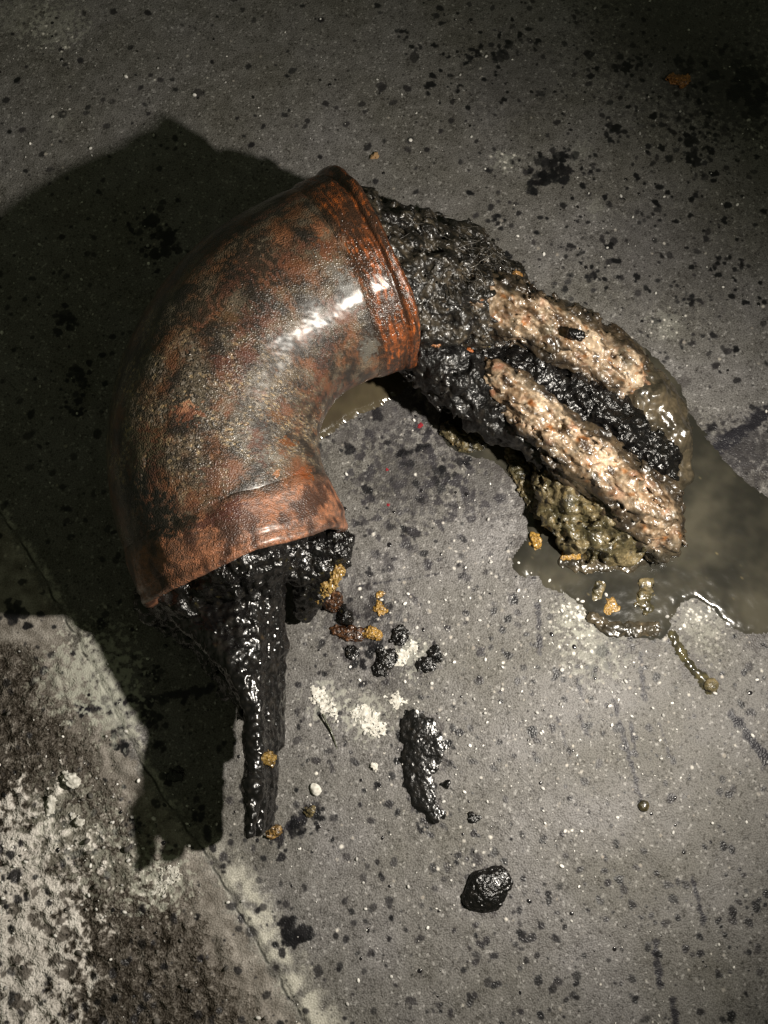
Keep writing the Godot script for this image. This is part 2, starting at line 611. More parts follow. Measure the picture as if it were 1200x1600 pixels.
	# clusters of spatter round the blots at the top right
	for c in [[870, 250, 60], [960, 110, 90], [1090, 230, 70], [780, 80, 70], [1120, 420, 80], [700, 110, 60], [930, 440, 70], [1080, 300, 90], [1130, 150, 70], [240, 360, 50], [110, 610, 45], [470, 1290, 50], [650, 1180, 60]]:
		for i in 34:
			blot(rng.randfn(c[0], c[2] * 0.6), rng.randfn(c[1], c[2] * 0.5), 1.5 + 6 * pow(rng.randf(), 2.5), ink, 0.9, 0.8, 0.25, 6)
	# pale dust and grit trodden into the floor
	for q in [[790, 252, 18, 0.35], [930, 325, 14, 0.25], [1040, 505, 22, 0.3], [90, 40, 40, 0.35], [30, 20, 40, 0.25], [90, 185, 18, 0.2], [905, 235, 16, 0.2], [150, 1045, 50, 0.6], [185, 1120, 34, 0.5], [110, 1060, 46, 0.45], [170, 1085, 40, 0.5], [250, 1378, 34, 0.65], [200, 1350, 50, 0.4], [120, 1300, 55, 0.35], [90, 1250, 40, 0.25], [930, 1010, 40, 0.35], [1090, 960, 40, 0.3], [900, 960, 30, 0.35], [570, 1120, 26, 0.5], [510, 1095, 22, 0.5], [640, 1020, 24, 0.5], [700, 355, 14, 0.3]]:
		blot(q[0], q[1], q[2], c8(176, 176, 164), q[3], 1.5, 0.85)
	for i in 38:
		blot(rng.randf_range(-20, 120), rng.randf_range(1390, 1600), rng.randf_range(2, 11), c8(84, 78, 72), 0.8, 0.7, 0.8, -12)
	for i in 8000:
		var x := rng.randf_range(-40, 1240)
		var y := rng.randf_range(-20, 1620)
		var dense := 0.16 + 0.75 * exp(-(pow((x - 800) / 300, 2) + pow((y - 1080) / 220, 2))) + 0.3 * exp(-(pow((x - 180) / 150, 2) + pow((y - 1300) / 130, 2)))
		if rng.randf() > dense: continue
		var r := 0.8 + 2.6 * pow(rng.randf(), 3.5)
		blot(x, y, r, white.lerp(c8(150, 142, 132), rng.randf()), rng.randf_range(0.45, 1.0), 0.5, 0.7, 10)
	for c in [[925, 985, 45, 70], [900, 955, 25, 40], [1085, 965, 35, 60], [640, 1020, 26, 40], [575, 1122, 18, 34], [505, 1090, 16, 22], [250, 1375, 30, 70], [200, 1360, 60, 80], [130, 1300, 60, 70], [75, 60, 50, 40], [790, 250, 16, 20], [1040, 510, 24, 26], [890, 1300, 10, 10], [740, 1350, 40, 10], [850, 830, 50, 60], [720, 870, 40, 20]]:
		for i in c[3]:
			blot(rng.randfn(c[0], c[2] * 0.55), rng.randfn(c[1], c[2] * 0.55), rng.randf_range(0.8, 2.8), white, rng.randf_range(0.6, 1.0), 0.7, 0.75, 12)
	# faint scratches
	for s in [[880, 1480, 925, 1445], [605, 1325, 640, 1345], [700, 1122, 730, 1140], [690, 375, 735, 355], [540, 1010, 560, 1075], [820, 1500, 900, 1462], [200, 60, 330, 48]]:
		for i in 26:
			var t := i / 25.0
			blot(lerpf(s[0], s[2], t), lerpf(s[1], s[3], t) + rng.randf_range(-1, 1), 1.0, c8(150, 146, 138), 0.4, 0.5)


# ---------------------------------------------------------------- the elbow

var arc_c: Vector3
var arc_r := 0.128
var arm_a: Vector3
var arm_b: Vector3
var end_a: Vector3
var end_b: Vector3
var bend_a: Vector3
var bend_b: Vector3
var len_a := 0.0
var len_arc := 0.0
var len_b := 0.0
const PIPE := 0.0735
var lift := Vector3.UP            # square to the plane in which the elbow bends


func lay_elbow() -> void:
	end_a = at(388, 888, 0.0765)
	var v := at(262, 562, 0.099)
	end_b = at(580, 420, 0.088)
	lift = (end_a - v).cross(end_b - v).normalized()
	if lift.y < 0.0: lift = -lift
	arm_a = (end_a - v).normalized()
	arm_b = (end_b - v).normalized()
	var half := arm_a.angle_to(arm_b) / 2
	var t := arc_r / tan(half)
	bend_a = v + arm_a * t
	bend_b = v + arm_b * t
	arc_c = v + (arm_a + arm_b).normalized() * (arc_r / sin(half))
	len_a = (end_a - bend_a).length()
	len_b = (end_b - bend_b).length()
	len_arc = arc_r * (PI - 2 * half)


func axis_at(s: float) -> Array:               # [point, direction towards the inside of the bend] of the elbow's axis
	var inner: Vector3
	if s < len_a:
		inner = (arc_c - bend_a).normalized()
		return [end_a.lerp(bend_a, s / len_a), inner]
	if s < len_a + len_arc:
		var f := (s - len_a) / len_arc
		var from := bend_a - arc_c
		var angle := from.signed_angle_to(bend_b - arc_c, lift)
		var q := from.rotated(lift, angle * f)
		return [arc_c + q, -q.normalized()]
	inner = (arc_c - bend_b).normalized()
	return [bend_b + arm_b * (s - len_a - len_arc), inner]


func on_elbow(s: float, r: float, th: float) -> Vector3:
	var a := axis_at(s)
	return a[0] + (a[1] * cos(th) + lift * sin(th)) * r


# A profile of [s, radius] swept round the elbow's axis; th = 0 is the inside of the bend, PI / 2 the top, the joint lies underneath.
func sweep(profile: Array, turns: int, rough: float, base: Vector3, step := 0.0016) -> ArrayMesh:
	var pts := []
	for i in profile.size() - 1:
		var a := Vector2(profile[i][0], profile[i][1])
		var b := Vector2(profile[i + 1][0], profile[i + 1][1])
		var n := maxi(1, int(a.distance_to(b) / step))
		for k in n: pts.append(a.lerp(b, float(k) / n))
	pts.append(Vector2(profile[-1][0], profile[-1][1]))
	var total := len_a + len_arc + len_b
	var v := PackedVector3Array()
	var uv := PackedVector2Array()
	var idx := PackedInt32Array()
	for q in pts:
		for i in turns + 1:
			var th := -PI / 2 + TAU * i / turns
			var p := on_elbow(q.x, q.y, th)
			var d := rough * (wide.get_noise_3dv(p * 20) * 1.6 + fine.get_noise_3dv(p * 150) * 0.26 + fine.get_noise_3dv(p * 420) * 0.12)
			if i == turns: v.append(v[v.size() - turns])
			else: v.append(on_elbow(q.x + d * 0.8, q.y + d, th) - base)
			uv.append(Vector2(float(i) / turns, q.x / total))
	for j in pts.size() - 1:
		for i in turns:
			var a := j * (turns + 1) + i
			idx.append_array(PackedInt32Array([a, a + turns + 1, a + 1, a + 1, a + turns + 1, a + turns + 2]))
	return smooth_mesh(v, idx, PackedColorArray(), uv)


func make_elbow() -> void:
	lay_elbow()
	var total := len_a + len_arc + len_b
	var base := at(330, 640)
	var o := thing("pipe_elbow", "rusty cast iron pipe elbow lying on the floor, choked with sludge at both ends", "pipe elbow", base)
	var m := elbow_material(total)
	var ca := 0.036
	var cb := total - 0.030
	part("pipe_body", sweep([[ca - 0.004, PIPE - 0.002], [ca + 0.004, PIPE], [total * 0.5, PIPE - 0.0005], [cb - 0.004, PIPE], [cb + 0.004, PIPE - 0.002]], 320, 0.0008, base), m, o)
	var w := PIPE - 0.008
	var q := part("bell_collar", sweep([[ca + 0.006, PIPE - 0.003], [ca + 0.003, PIPE], [ca - 0.004, PIPE + 0.0016], [0.012, PIPE + 0.0024], [0.009, PIPE + 0.0012], [0.003, PIPE + 0.0019], [0.0008, PIPE + 0.001], [0.0, PIPE - 0.001], [0.0012, w + 0.001], [0.004, w], [0.06, w]], 300, 0.0016, base, 0.0013), m, o)
	q.set_meta("label", "orange rusted collar at the lower opening")
	q = part("bell_collar", sweep([[cb - 0.006, PIPE - 0.003], [cb - 0.003, PIPE], [cb + 0.003, PIPE + 0.0022], [total - 0.013, PIPE + 0.0028], [total - 0.0095, PIPE + 0.0010], [total - 0.0075, PIPE + 0.0040], [total - 0.003, PIPE + 0.0047], [total - 0.0006, PIPE + 0.0022], [total, PIPE - 0.001], [total - 0.0012, w + 0.001], [total - 0.004, w], [total - 0.06, w]], 300, 0.0016, base, 0.0013), m, o)
	q.set_meta("label", "glossy orange rusted collar with a raised lip at the upper opening")


func elbow_material(total: float) -> StandardMaterial3D:
	const W := 1024
	const H := 896
	var a := noise(41, 0.011, 5).get_image(W, H).get_data()
	var stretched := noise(42, 0.024, 5).get_image(W, H / 2)
	stretched.resize(W, H, Image.INTERPOLATE_CUBIC)
	var b := stretched.get_data()
	var c := noise(43, 0.35, 2).get_image(W, H).get_data()
	var d := noise(44, 0.07, 4).get_image(W, H).get_data()
	stretched = noise(45, 0.012, 4).get_image(W, H / 4)
	stretched.resize(W, H, Image.INTERPOLATE_CUBIC)
	var e := stretched.get_data()
	var n5 := noise(46, 0.22, 1)
	n5.noise_type = FastNoiseLite.TYPE_CELLULAR
	n5.cellular_return_type = FastNoiseLite.RETURN_CELL_VALUE
	var sand := n5.get_image(W, H).get_data()
	# how far each texel sits from the marked places, seen from above
	var table := []
	for j in 57:
		for i in 41:
			var s := total * j / 56.0
			var th := -0.5 + (PI + 1.0) * i / 40.0
			table.append([seen_at(on_elbow(s, PIPE, th)), (th + PI / 2) / TAU * W, s / total * H])
	var long := noise(47, 0.09, 3).get_image(W / 8, H)
	long.resize(W, H, Image.INTERPOLATE_CUBIC)
	var streak := long.get_data()
	var cp := PackedByteArray()
	var rp := PackedByteArray()
	var hp := PackedByteArray()
	cp.resize(W * H * 3)
	rp.resize(W * H)
	hp.resize(W * H)
	var k := 0
	for j in H:
		var s := total * (j + 0.5) / H
		var ca := 1.0 - smoothstep(0.030, 0.042, s)
		var cb := smoothstep(total - 0.036, total - 0.026, s)
		var sandy := smoothstep(0.03, 0.08, s) * (1.0 - smoothstep(total * 0.40, total * 0.66, s))
		for i in W:
			var dark := Vector3(37, 31, 26)
			var rust := Vector3(98, 63, 41)
			var grey := Vector3(96, 87, 74)
			var orange := Vector3(122, 66, 34)
			var red := Vector3(78, 47, 36)
			var va := (a[k] - 128) / 128.0
			var vb := (b[k] - 128) / 128.0
			var vc := (c[k] - 128) / 128.0
			var vd := (d[k] - 128) / 128.0
			var ve := (e[k] - 128) / 128.0
			var q := dark.lerp(rust, clampf(0.35 + va * 1.4 + vd * 0.5 + vc * 0.3, 0.0, 1.0))
			q = q.lerp(grey, clampf(0.15 + vb * 1.2 + vc * 0.6 + sandy * 0.3, 0.0, 0.85))
			q = q.lerp(red, clampf(ve * 1.6 + vd * 0.9 + vc * 0.3 - 0.45, 0.0, 0.6))
			var rr := 0.38 - vb * 0.22 + vc * 0.14 + vd * 0.10
			var hh := 128.0 + vc * 66.0 + vd * 9.0 + va * 6.0 + 16.0 * smoothstep(0.02, 0.08, va * 0.8 + vd * 0.7)
			if sandy > 0.0:                       # grains of sand stuck to the lower half
				var sv := sand[k]
				var g := sandy * clampf(0.6 + vb * 1.2, 0.0, 1.0)
				if sv > 196:
					q = q.lerp(Vector3(160, 138, 104) if sv > 226 else Vector3(128, 120, 110), g * 0.8)
					hh += 40.0 * g
				elif sv < 40:
					q = q.lerp(Vector3(40, 36, 34), g * 0.7)
					hh -= 26.0 * g
			if ca > 0.0:
				var f := clampf(0.75 + vd * 0.7 + va * 0.6, 0.0, 1.0)
				var qc := Vector3(88, 66, 54).lerp(Vector3(150, 96, 66), f * 0.7)
				qc = qc.lerp(Vector3(50, 32, 24), clampf(vb * 1.8 + ve - 0.15, 0.0, 0.85))
				q = q.lerp(qc, ca)
				rr = lerpf(rr, 0.5, ca * 0.7)
			if cb > 0.0:
				var st := (streak[k] - 128) / 128.0
				var f := clampf(0.38 + st * 0.8 + vd * 0.6 + va * 0.6, 0.0, 1.0)
				var qc := Vector3(54, 36, 26).lerp(orange, f)
				qc = qc.lerp(Vector3(168, 88, 36), clampf(st * 1.1 + vb + vd * 0.5 - 0.5, 0.0, 0.9))
				q = q.lerp(qc, cb)
				rr = lerpf(rr, 0.24, cb)
			q *= 1.0 + vc * 0.30 + vd * 0.12
			cp[k * 3] = int(clampf(q.x, 0, 255))
			cp[k * 3 + 1] = int(clampf(q.y, 0, 255))
			cp[k * 3 + 2] = int(clampf(q.z, 0, 255))
			rp[k] = int(clampf(rr, 0.12, 0.9) * 255)
			hp[k] = int(clampf(hh, 0, 255))
			k += 1
	var marks := [[245, 800, 48, c8(28, 27, 25), 0.85, 1.2], [215, 770, 34, c8(24, 24, 24), 0.8, 1.2], [290, 810, 26, c8(36, 32, 26), 0.7, 1.2], [545, 460, 34, c8(96, 96, 94), 0.75, 0.8], [575, 540, 30, c8(92, 90, 84), 0.75, 0.9], [520, 430, 22, c8(100, 98, 95), 0.6, 0.9],
		[500, 390, 22, c8(112, 62, 38), 0.6, 1.3], [460, 420, 18, c8(104, 64, 44), 0.5, 1.4], [440, 375, 20, c8(150, 100, 70), 0.5, 1.4], [500, 355, 16, c8(150, 96, 66), 0.6, 1.3], [490, 300, 34, c8(40, 28, 22), 0.9, 0.7], [520, 285, 26, c8(44, 28, 20), 0.9, 0.6],
		[380, 560, 18, c8(98, 54, 42), 0.5, 1.3], [345, 570, 16, c8(98, 52, 40), 0.5, 1.3], [285, 630, 15, c8(190, 160, 126), 0.8, 1.4], [300, 650, 24, c8(140, 84, 60), 0.6, 1.3], [330, 740, 28, c8(112, 72, 56), 0.5, 1.3], [300, 780, 20, c8(112, 70, 52), 0.5, 1.3],
		[450, 690, 24, c8(112, 62, 28), 0.7, 1.0], [470, 740, 24, c8(120, 62, 28), 0.8, 0.9], [430, 650, 22, c8(104, 66, 36), 0.6, 1.2], [440, 740, 12, c8(176, 110, 64), 0.6, 1.2], [390, 800, 40, c8(110, 82, 72), 0.5, 0.8], [370, 800, 24, c8(72, 40, 32), 0.8, 1.0], [335, 815, 18, c8(66, 38, 30), 0.8, 1.0],
		[310, 330, 60, c8(34, 29, 26), 0.7, 1.2], [390, 400, 56, c8(38, 31, 26), 0.7, 1.3], [230, 560, 60, c8(38, 35, 29), 0.6, 1.2], [300, 480, 50, c8(40, 34, 28), 0.6, 1.3], [350, 350, 40, c8(44, 35, 28), 0.6, 1.3], [440, 330, 34, c8(60, 46, 36), 0.5, 1.3], [190, 650, 50, c8(48, 45, 36), 0.6, 1.3], [360, 640, 30, c8(108, 100, 88), 0.45, 1.5], [420, 600, 34, c8(100, 92, 80), 0.45, 1.5], [470, 640, 26, c8(96, 80, 58), 0.45, 1.4], [225, 690, 34, c8(86, 78, 58), 0.6, 1.3], [420, 715, 26, c8(120, 116, 108), 0.5, 1.5], [380, 680, 30, c8(116, 114, 110), 0.45, 1.5], [360, 500, 14, c8(84, 62, 42), 0.7, 1.1], [545, 385, 12, c8(150, 120, 100), 0.6, 1.3]]
	for s in marks:
		var best = table[0]
		for t in table:
			if t[0].distance_squared_to(Vector2(s[0], s[1])) < best[0].distance_squared_to(Vector2(s[0], s[1])): best = t
		var r: float = s[2] * 0.85
		var reach := int(r * 2.0)
		for j in range(maxi(int(best[2]) - reach, 0), mini(int(best[2]) + reach, H)):
			for i in range(maxi(int(best[1]) - reach, 0), mini(int(best[1]) + reach, W)):
				var n := j * W + i
				var x: float = Vector2(i - best[1], j - best[2]).length() / r + (d[n] - 128) / 128.0 * s[5] + (c[n] - 128) / 128.0 * 0.25
				var f: float = clampf((1.0 - x) / 0.35, 0.0, 1.0) * s[4]
				if f <= 0.0: continue
				cp[n * 3] = int(lerpf(cp[n * 3], s[3].r8, f))
				cp[n * 3 + 1] = int(lerpf(cp[n * 3 + 1], s[3].g8, f))
				cp[n * 3 + 2] = int(lerpf(cp[n * 3 + 2], s[3].b8, f))
	var m := StandardMaterial3D.new()
	m.resource_name = "wet_rusted_iron"
	m.albedo_texture = ImageTexture.create_from_image(Image.create_from_data(W, H, false, Image.FORMAT_RGB8, cp))
	m.roughness = 1.0
	m.roughness_texture = ImageTexture.create_from_image(Image.create_from_data(W, H, false, Image.FORMAT_L8, rp))
	m.heightmap_enabled = true
	m.heightmap_texture = ImageTexture.create_from_image(Image.create_from_data(W, H, false, Image.FORMAT_L8, hp))
	m.heightmap_scale = 0.19
	m.clearcoat_enabled = true
	m.clearcoat = 0.55
	m.clearcoat_roughness = 0.30
	return m


# ---------------------------------------------------------------- the cast that slid out of the upper opening

func tan_paint(p: Vector3) -> Color:
	var a := lumps.get_noise_3dv(p * 34)
	var b := fine.get_noise_3dv(p * 80)
	var c := fine.get_noise_3dv(p * 280 + Vector3(5, 5, 5))
	var q := mixed(c8(120, 98, 76), c8(204, 180, 152), 0.55 + a * 1.1 + c * 0.6)
	q = mixed(q, c8(160, 112, 88), lumps.get_noise_3dv(p * 45 + Vector3(1, 1, 8)) * 1.8 - 0.3)
	q = mixed(q, c8(166, 102, 56), b * 2.0 - 0.45)
	q = mixed(q, c8(110, 100, 84), lumps.get_noise_3dv(p * 50 + Vector3(9, 0, 0)) * 2.2 - 0.30)
	q = mixed(q, c8(70, 55, 41), lumps.get_noise_3dv(ridge_grain * p + Vector3(0, 3, 6)) * 2.8 - 0.5)
	q = mixed(q, c8(214, 206, 194), c * 1.8 - 0.6)
	return mixed(q, c8(40, 33, 27), lumps.get_noise_3dv(ridge_grain * p * 2.0 + Vector3(4, 0, 6)) * 3.2 - 1.1)


func ridge_paint(p: Vector3) -> Color:          # tan crust, grey with mud low down and towards the pipe
	var s := seen_at(p)
	var mud := smoothstep(765, 715, s.x + 60 * lumps.get_noise_3dv(p * 40)) + smoothstep(0.034, 0.020, p.y + 0.010 * lumps.get_noise_3dv(p * 50))
	var q := mixed(tan_paint(p), mud_paint(p), mud)
	# sludge smeared over the flanks of both ridges, in tongues that follow the way they ran out
	var far := 1.0
	for c in crests:
		for i in c.size() - 1:
			var a: Vector3 = c[i]
			var ab: Vector3 = c[i + 1] - a
			var w := p - a
			w.y = 0.0
			ab.y = 0.0
			far = minf(far, (w - ab * clampf(w.dot(ab) / ab.length_squared(), 0.0, 1.0)).length())
	var smear := smoothstep(0.0095, 0.0165, far + 0.007 * lumps.get_noise_3dv(ridge_grain * p * 0.6) + 0.004 * fine.get_noise_3dv(p * 120))
	return mixed(q, mixed(c8(34, 30, 26), c8(84, 72, 56), 0.45 + lumps.get_noise_3dv(p * 70)), smear * 0.9)


func mud_paint(p: Vector3) -> Color:
	var a := lumps.get_noise_3dv(p * 40)
	var b := fine.get_noise_3dv(p * 200)
	return mixed(mixed(c8(58, 54, 46), c8(94, 84, 68), 0.5 + a * 1.2), c8(134, 118, 94), b * 1.6 - 0.6)


func olive_paint(p: Vector3) -> Color:
	var a := lumps.get_noise_3dv(p * 50)
	var b := fine.get_noise_3dv(p * 160)
	var q := mixed(c8(70, 65, 46), c8(134, 120, 90), 0.5 + a * 1.3)
	q = mixed(q, c8(150, 122, 72), b * 1.8 - 0.6)
	return mixed(q, c8(30, 28, 22), lumps.get_noise_3dv(p * 80 + Vector3(3, 3, 3)) * 2.2 - 0.4)


func black_paint(p: Vector3) -> Color:
	return mixed(mixed(c8(23, 22, 22), c8(44, 41, 38), fine.get_noise_3dv(p * 150) * 1.4), c8(78, 66, 50), lumps.get_noise_3dv(p * 90 + Vector3(0, 8, 0)) * 2.4 - 1.25)


func fibre_paint(p: Vector3) -> Color:
	var a := lumps.get_noise_3dv(p * 45)
	var b := lumps.get_noise_3dv(fibre_grain * p)
	var q := mixed(c8(30, 28, 25), c8(84, 76, 64), 0.36 + a * 0.9 + b * 0.9)
	q = mixed(q, c8(134, 116, 94), fine.get_noise_3dv(p * 150) * 1.8 - 0.7)
	q = mixed(q, c8(20, 18, 17), folds.get_noise_3dv(p * 34) * 2.6 - 1.4)
	q = mixed(q, c8(22, 20, 19), lumps.get_noise_3dv(p * 60 + Vector3(4, 0, 0)) * 2.4 - 0.45)
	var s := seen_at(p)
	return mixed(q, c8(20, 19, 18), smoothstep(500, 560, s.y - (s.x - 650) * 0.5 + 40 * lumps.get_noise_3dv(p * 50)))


func fibre_dark(p: Vector3) -> Color:
	return mixed(c8(21, 20, 20), c8(58, 54, 48), lumps.get_noise_3dv(p * 60) * 1.1 + fine.get_noise_3dv(p * 200) * 0.9 - 0.05)


func make_cast() -> void:
	var base := at(860, 660)
	var o := thing("sludge_cast", "long tan and black lump of sewer sludge curving out of the upper opening", "sludge", base)
	var along := (at(860, 620) - at(620, 440)).normalized()
	var across := along.cross(Vector3.UP)
	fibre_grain = Basis(along * 45, across * 190, Vector3.UP * 190).transposed()
	crests = [[at(715, 468, 0.08), at(790, 484, 0.08), at(850, 508, 0.075), at(910, 540, 0.065), at(965, 576, 0.055), at(1000, 616, 0.04)], [at(755, 582, 0.065), at(830, 638, 0.068), at(877, 674, 0.066), at(925, 717, 0.062), at(971, 750, 0.058), at(1014, 788, 0.048), at(1036, 850, 0.025)]]
	var run := (at(1010, 760) - at(780, 560)).normalized()
	ridge_grain = Basis(run * 30, run.cross(Vector3.UP) * 85, Vector3.UP * 85).transposed()
	lump("fibrous_core", [chain([[545, 412, 0.086, 0.056], [630, 450, 0.072, 0.049], [690, 478, 0.057, 0.043], [735, 505, 0.046, 0.034], [770, 540, 0.034, 0.022]]) + chain([[640, 372, 0.06, 0.022], [720, 395, 0.042, 0.020], [795, 436, 0.028, 0.014]]), base, 0.0014, 0.005, [[lumps, 0.0085, 38.0], [folds, 0.0045, 34.0], [lumps, 0.0042, fibre_grain], [fine, 0.0011, 300.0]], fibre_paint], M.fibre, o)
	lump("upper_ridge", [chain([[690, 462, 0.066, 0.012], [735, 474, 0.066, 0.0185], [790, 488, 0.064, 0.0200], [850, 512, 0.059, 0.0200], [910, 542, 0.052, 0.0185], [965, 578, 0.042, 0.0185], [1000, 618, 0.032, 0.013]]) + chain([[760, 506, 0.050, 0.013], [850, 532, 0.046, 0.013], [930, 578, 0.038, 0.012]]), base, 0.0013, 0.006, [[lumps, 0.0046, 22.0], [lumps, 0.0062, ridge_grain], [lumps, 0.0026, 120.0], [fine, 0.0013, 340.0]], ridge_paint], M.ridge, o)
	lump("mud_skirt", [chain([[785, 492, 0.028, 0.024], [870, 532, 0.025, 0.025], [940, 574, 0.020, 0.026], [995, 630, 0.015, 0.025], [1030, 690, 0.006, 0.022], [1050, 740, 0.0, 0.015]]), base, 0.0016, 0.008, [[lumps, 0.0060, 34.0], [folds, 0.0020, 40.0], [lumps, 0.0014, 150.0]], mud_paint], M.mud, o)
	lump("lower_ridge", [chain([[735, 570, 0.052, 0.009], [780, 598, 0.056, 0.0125], [830, 642, 0.057, 0.0130], [877, 678, 0.054, 0.0145], [925, 721, 0.050, 0.0150], [971, 754, 0.044, 0.0175], [1016, 790, 0.034, 0.0190], [1034, 842, 0.014, 0.017]]) + chain([[850, 668, 0.040, 0.013], [920, 736, 0.034, 0.015], [985, 800, 0.024, 0.015]]), base, 0.0013, 0.006, [[lumps, 0.0044, 22.0], [lumps, 0.0060, ridge_grain], [lumps, 0.0026, 120.0], [fine, 0.0013, 340.0]], ridge_paint], M.ridge, o)
	lump("black_channel", [chain([[735, 535, 0.044, 0.018], [820, 578, 0.042, 0.018], [900, 622, 0.036, 0.019], [970, 672, 0.027, 0.019], [1020, 716, 0.017, 0.016], [1038, 742, 0.012, 0.011]]), base, 0.0015, 0.005, [[lumps, 0.0055, 50.0], [lumps, 0.0028, 150.0], [fine, 0.0009, 330.0]], black_paint], M.black, o)
	var side := lump("black_flank", [chain([[655, 545, 0.058, 0.022], [715, 592, 0.050, 0.022], [775, 632, 0.042, 0.019], [835, 672, 0.034, 0.015], [868, 712, 0.022, 0.013]]) + chain([[745, 660, 0.040, 0.005], [800, 678, 0.038, 0.005], [852, 716, 0.030, 0.005]]), base, 0.0015, 0.005, [[lumps, 0.0070, 42.0], [folds, 0.0030, 40.0], [lumps, 0.0026, 150.0], [fine, 0.0009, 330.0]], fibre_dark], M.fibre, o)
	side.set_meta("label", "black underside facing the bend of the pipe")
	lump("toe_clump", [chain([[862, 735, 0.012, 0.016], [885, 780, 0.014, 0.022], [915, 825, 0.010, 0.021], [960, 852, 0.005, 0.017]]) + chain([[920, 765, 0.022, 0.018], [950, 805, 0.020, 0.019], [985, 845, 0.010, 0.016]]), base, 0.0015, 0.003, [[lumps, 0.0085, 60.0], [folds, 0.0040, 36.0], [lumps, 0.0040, 140.0], [fine, 0.0009, 300.0]], olive_paint], M.crumb, o)
	# hair-like strands lying in the core, too many to count
	var v := PackedVector3Array()
	var idx := PackedInt32Array()
	var cc := PackedColorArray()
	for i in 170:
		var t := rng.randf()
		var c := at(600, 430, 0.072).lerp(at(735, 500, 0.055), t)
		var side_dir := along.cross(Vector3.UP).normalized()
		var ang := rng.randf_range(-1.3, 1.5)
		var rad := lerpf(0.056, 0.050, t) + rng.randf_range(-0.003, 0.0035)
		var q := c + (Vector3.UP * cos(ang) - side_dir * sin(ang)) * rad
		var dir := (along * rng.randf_range(0.3, 1.0) + Vector3(rng.randfn(0, 0.5), rng.randfn(0, 0.25), rng.randfn(0, 0.5))).normalized()
		var length := rng.randf_range(0.006, 0.020)
		var shade := rng.randf_range(26, 96)
		add_strand(v, idx, cc, q - base, dir, length, rng.randf_range(0.0002, 0.0006), c8(shade + 4, shade, shade - 6))
	var f := part("hair_strands", smooth_mesh(v, idx, cc), M.fibre, o)
	f.set_meta("kind", "stuff")
	for q in [[740, 498, 0.079, 0.0022, c8(196, 176, 96)], [757, 533, 0.062, 0.0036, c8(196, 180, 128)], [708, 556, 0.072, 0.0022, c8(190, 172, 76)], [732, 548, 0.067, 0.0022, c8(190, 110, 60)], [678, 536, 0.08, 0.003, c8(170, 120, 84)], [806, 428, 0.043, 0.0032, c8(176, 130, 74)]]:
		var s := at(q[0], q[1], q[2])
		var colour: Color = q[4]
		lump("yellow_crumb", [[[s, q[3], s + Vector3(q[3], 0, q[3] * 0.5), q[3] * 0.7]], base, 0.0006, 0.001, [[fine, 0.0012, 500.0]], func(p): return mixed(colour, colour.darkened(0.5), fine.get_noise_3dv(p * 700))], M.crumb, o)
	var bit := at(893, 520, 0.088)
	lump("black_crumb", [[[bit, 0.0035, bit + Vector3(0.006, -0.001, 0.002), 0.004]], base, 0.0007, 0.001, [[fine, 0.0016, 400.0]], black_paint], M.black, o)


func add_strand(v: PackedVector3Array, idx: PackedInt32Array, cc: PackedColorArray, from: Vector3, dir: Vector3, length: float, r: float, c: Color, wander := 1.0) -> void:
	var q := from
	var d := dir
	var n := 5
	var start := v.size()
	for i in n + 1:
		var sx := d.cross(Vector3(0.3, 1, 0.2)).normalized()
		var sy := sx.cross(d)
		var rr := r * (1.0 - 0.6 * i / n)
		for e in 4:
			v.append(q + (sx * cos(e * PI / 2) + sy * sin(e * PI / 2)) * rr)
			cc.append(c)
		d = (d + Vector3(rng.randfn(0, 0.22), rng.randfn(0, 0.12) - 0.03, rng.randfn(0, 0.22)) * wander).normalized()
		q += d * length / n
	for i in n:
		for e in 4:
			var a := start + i * 4 + e
			var b := start + i * 4 + (e + 1) % 4
			idx.append_array(PackedInt32Array([a, b, a + 4, b, b + 4, a + 4]))


# ---------------------------------------------------------------- black sludge at the lower opening

func plug_paint(p: Vector3) -> Color:
	var q := black_paint(p)
	return mixed(q, c8(92, 84, 46), lumps.get_noise_3dv(p * 130) * 2.6 - 1.05)


func make_plug() -> void:
	var base := at(400, 930)
	var o := thing("sludge_plug", "lumpy black sludge filling the lower mouth of the elbow", "sludge", base)
	var c := end_a
	lump("plug_face", [[[c - arm_a * 0.05, 0.050, c - arm_a * 0.030 + Vector3(0, -0.004, 0), 0.050]] + chain([[478, 872, 0.046, 0.020], [505, 862, 0.046, 0.020]]) + chain([[262, 932, 0.046, 0.022], [300, 920, 0.056, 0.028], [360, 904, 0.058, 0.030]]), base, 0.0015, 0.004, [[lumps, 0.006, 48.0], [lumps, 0.0024, 150.0], [fine, 0.0009, 330.0]], plug_paint], M.black, o)
	lump("hanging_lump", [chain([[498, 880, 0.050, 0.014], [487, 915, 0.036, 0.011], [478, 958, 0.016, 0.007]]) + chain([[530, 846, 0.055, 0.011], [522, 880, 0.04, 0.010]]), base, 0.0012, 0.004, [[lumps, 0.004, 70.0], [lumps, 0.0016, 200.0]], plug_paint], M.black, o)
	var y := func(p): return mixed(c8(176, 146, 86), c8(112, 84, 44), 0.4 + fine.get_noise_3dv(p * 400) * 1.4)
	lump("yellow_flake", [chain([[527, 892, 0.054, 0.0055], [512, 912, 0.047, 0.005], [499, 935, 0.036, 0.003]]), base, 0.0008, 0.002, [[fine, 0.0022, 330.0], [lumps, 0.002, 200.0]], y], M.crumb, o)


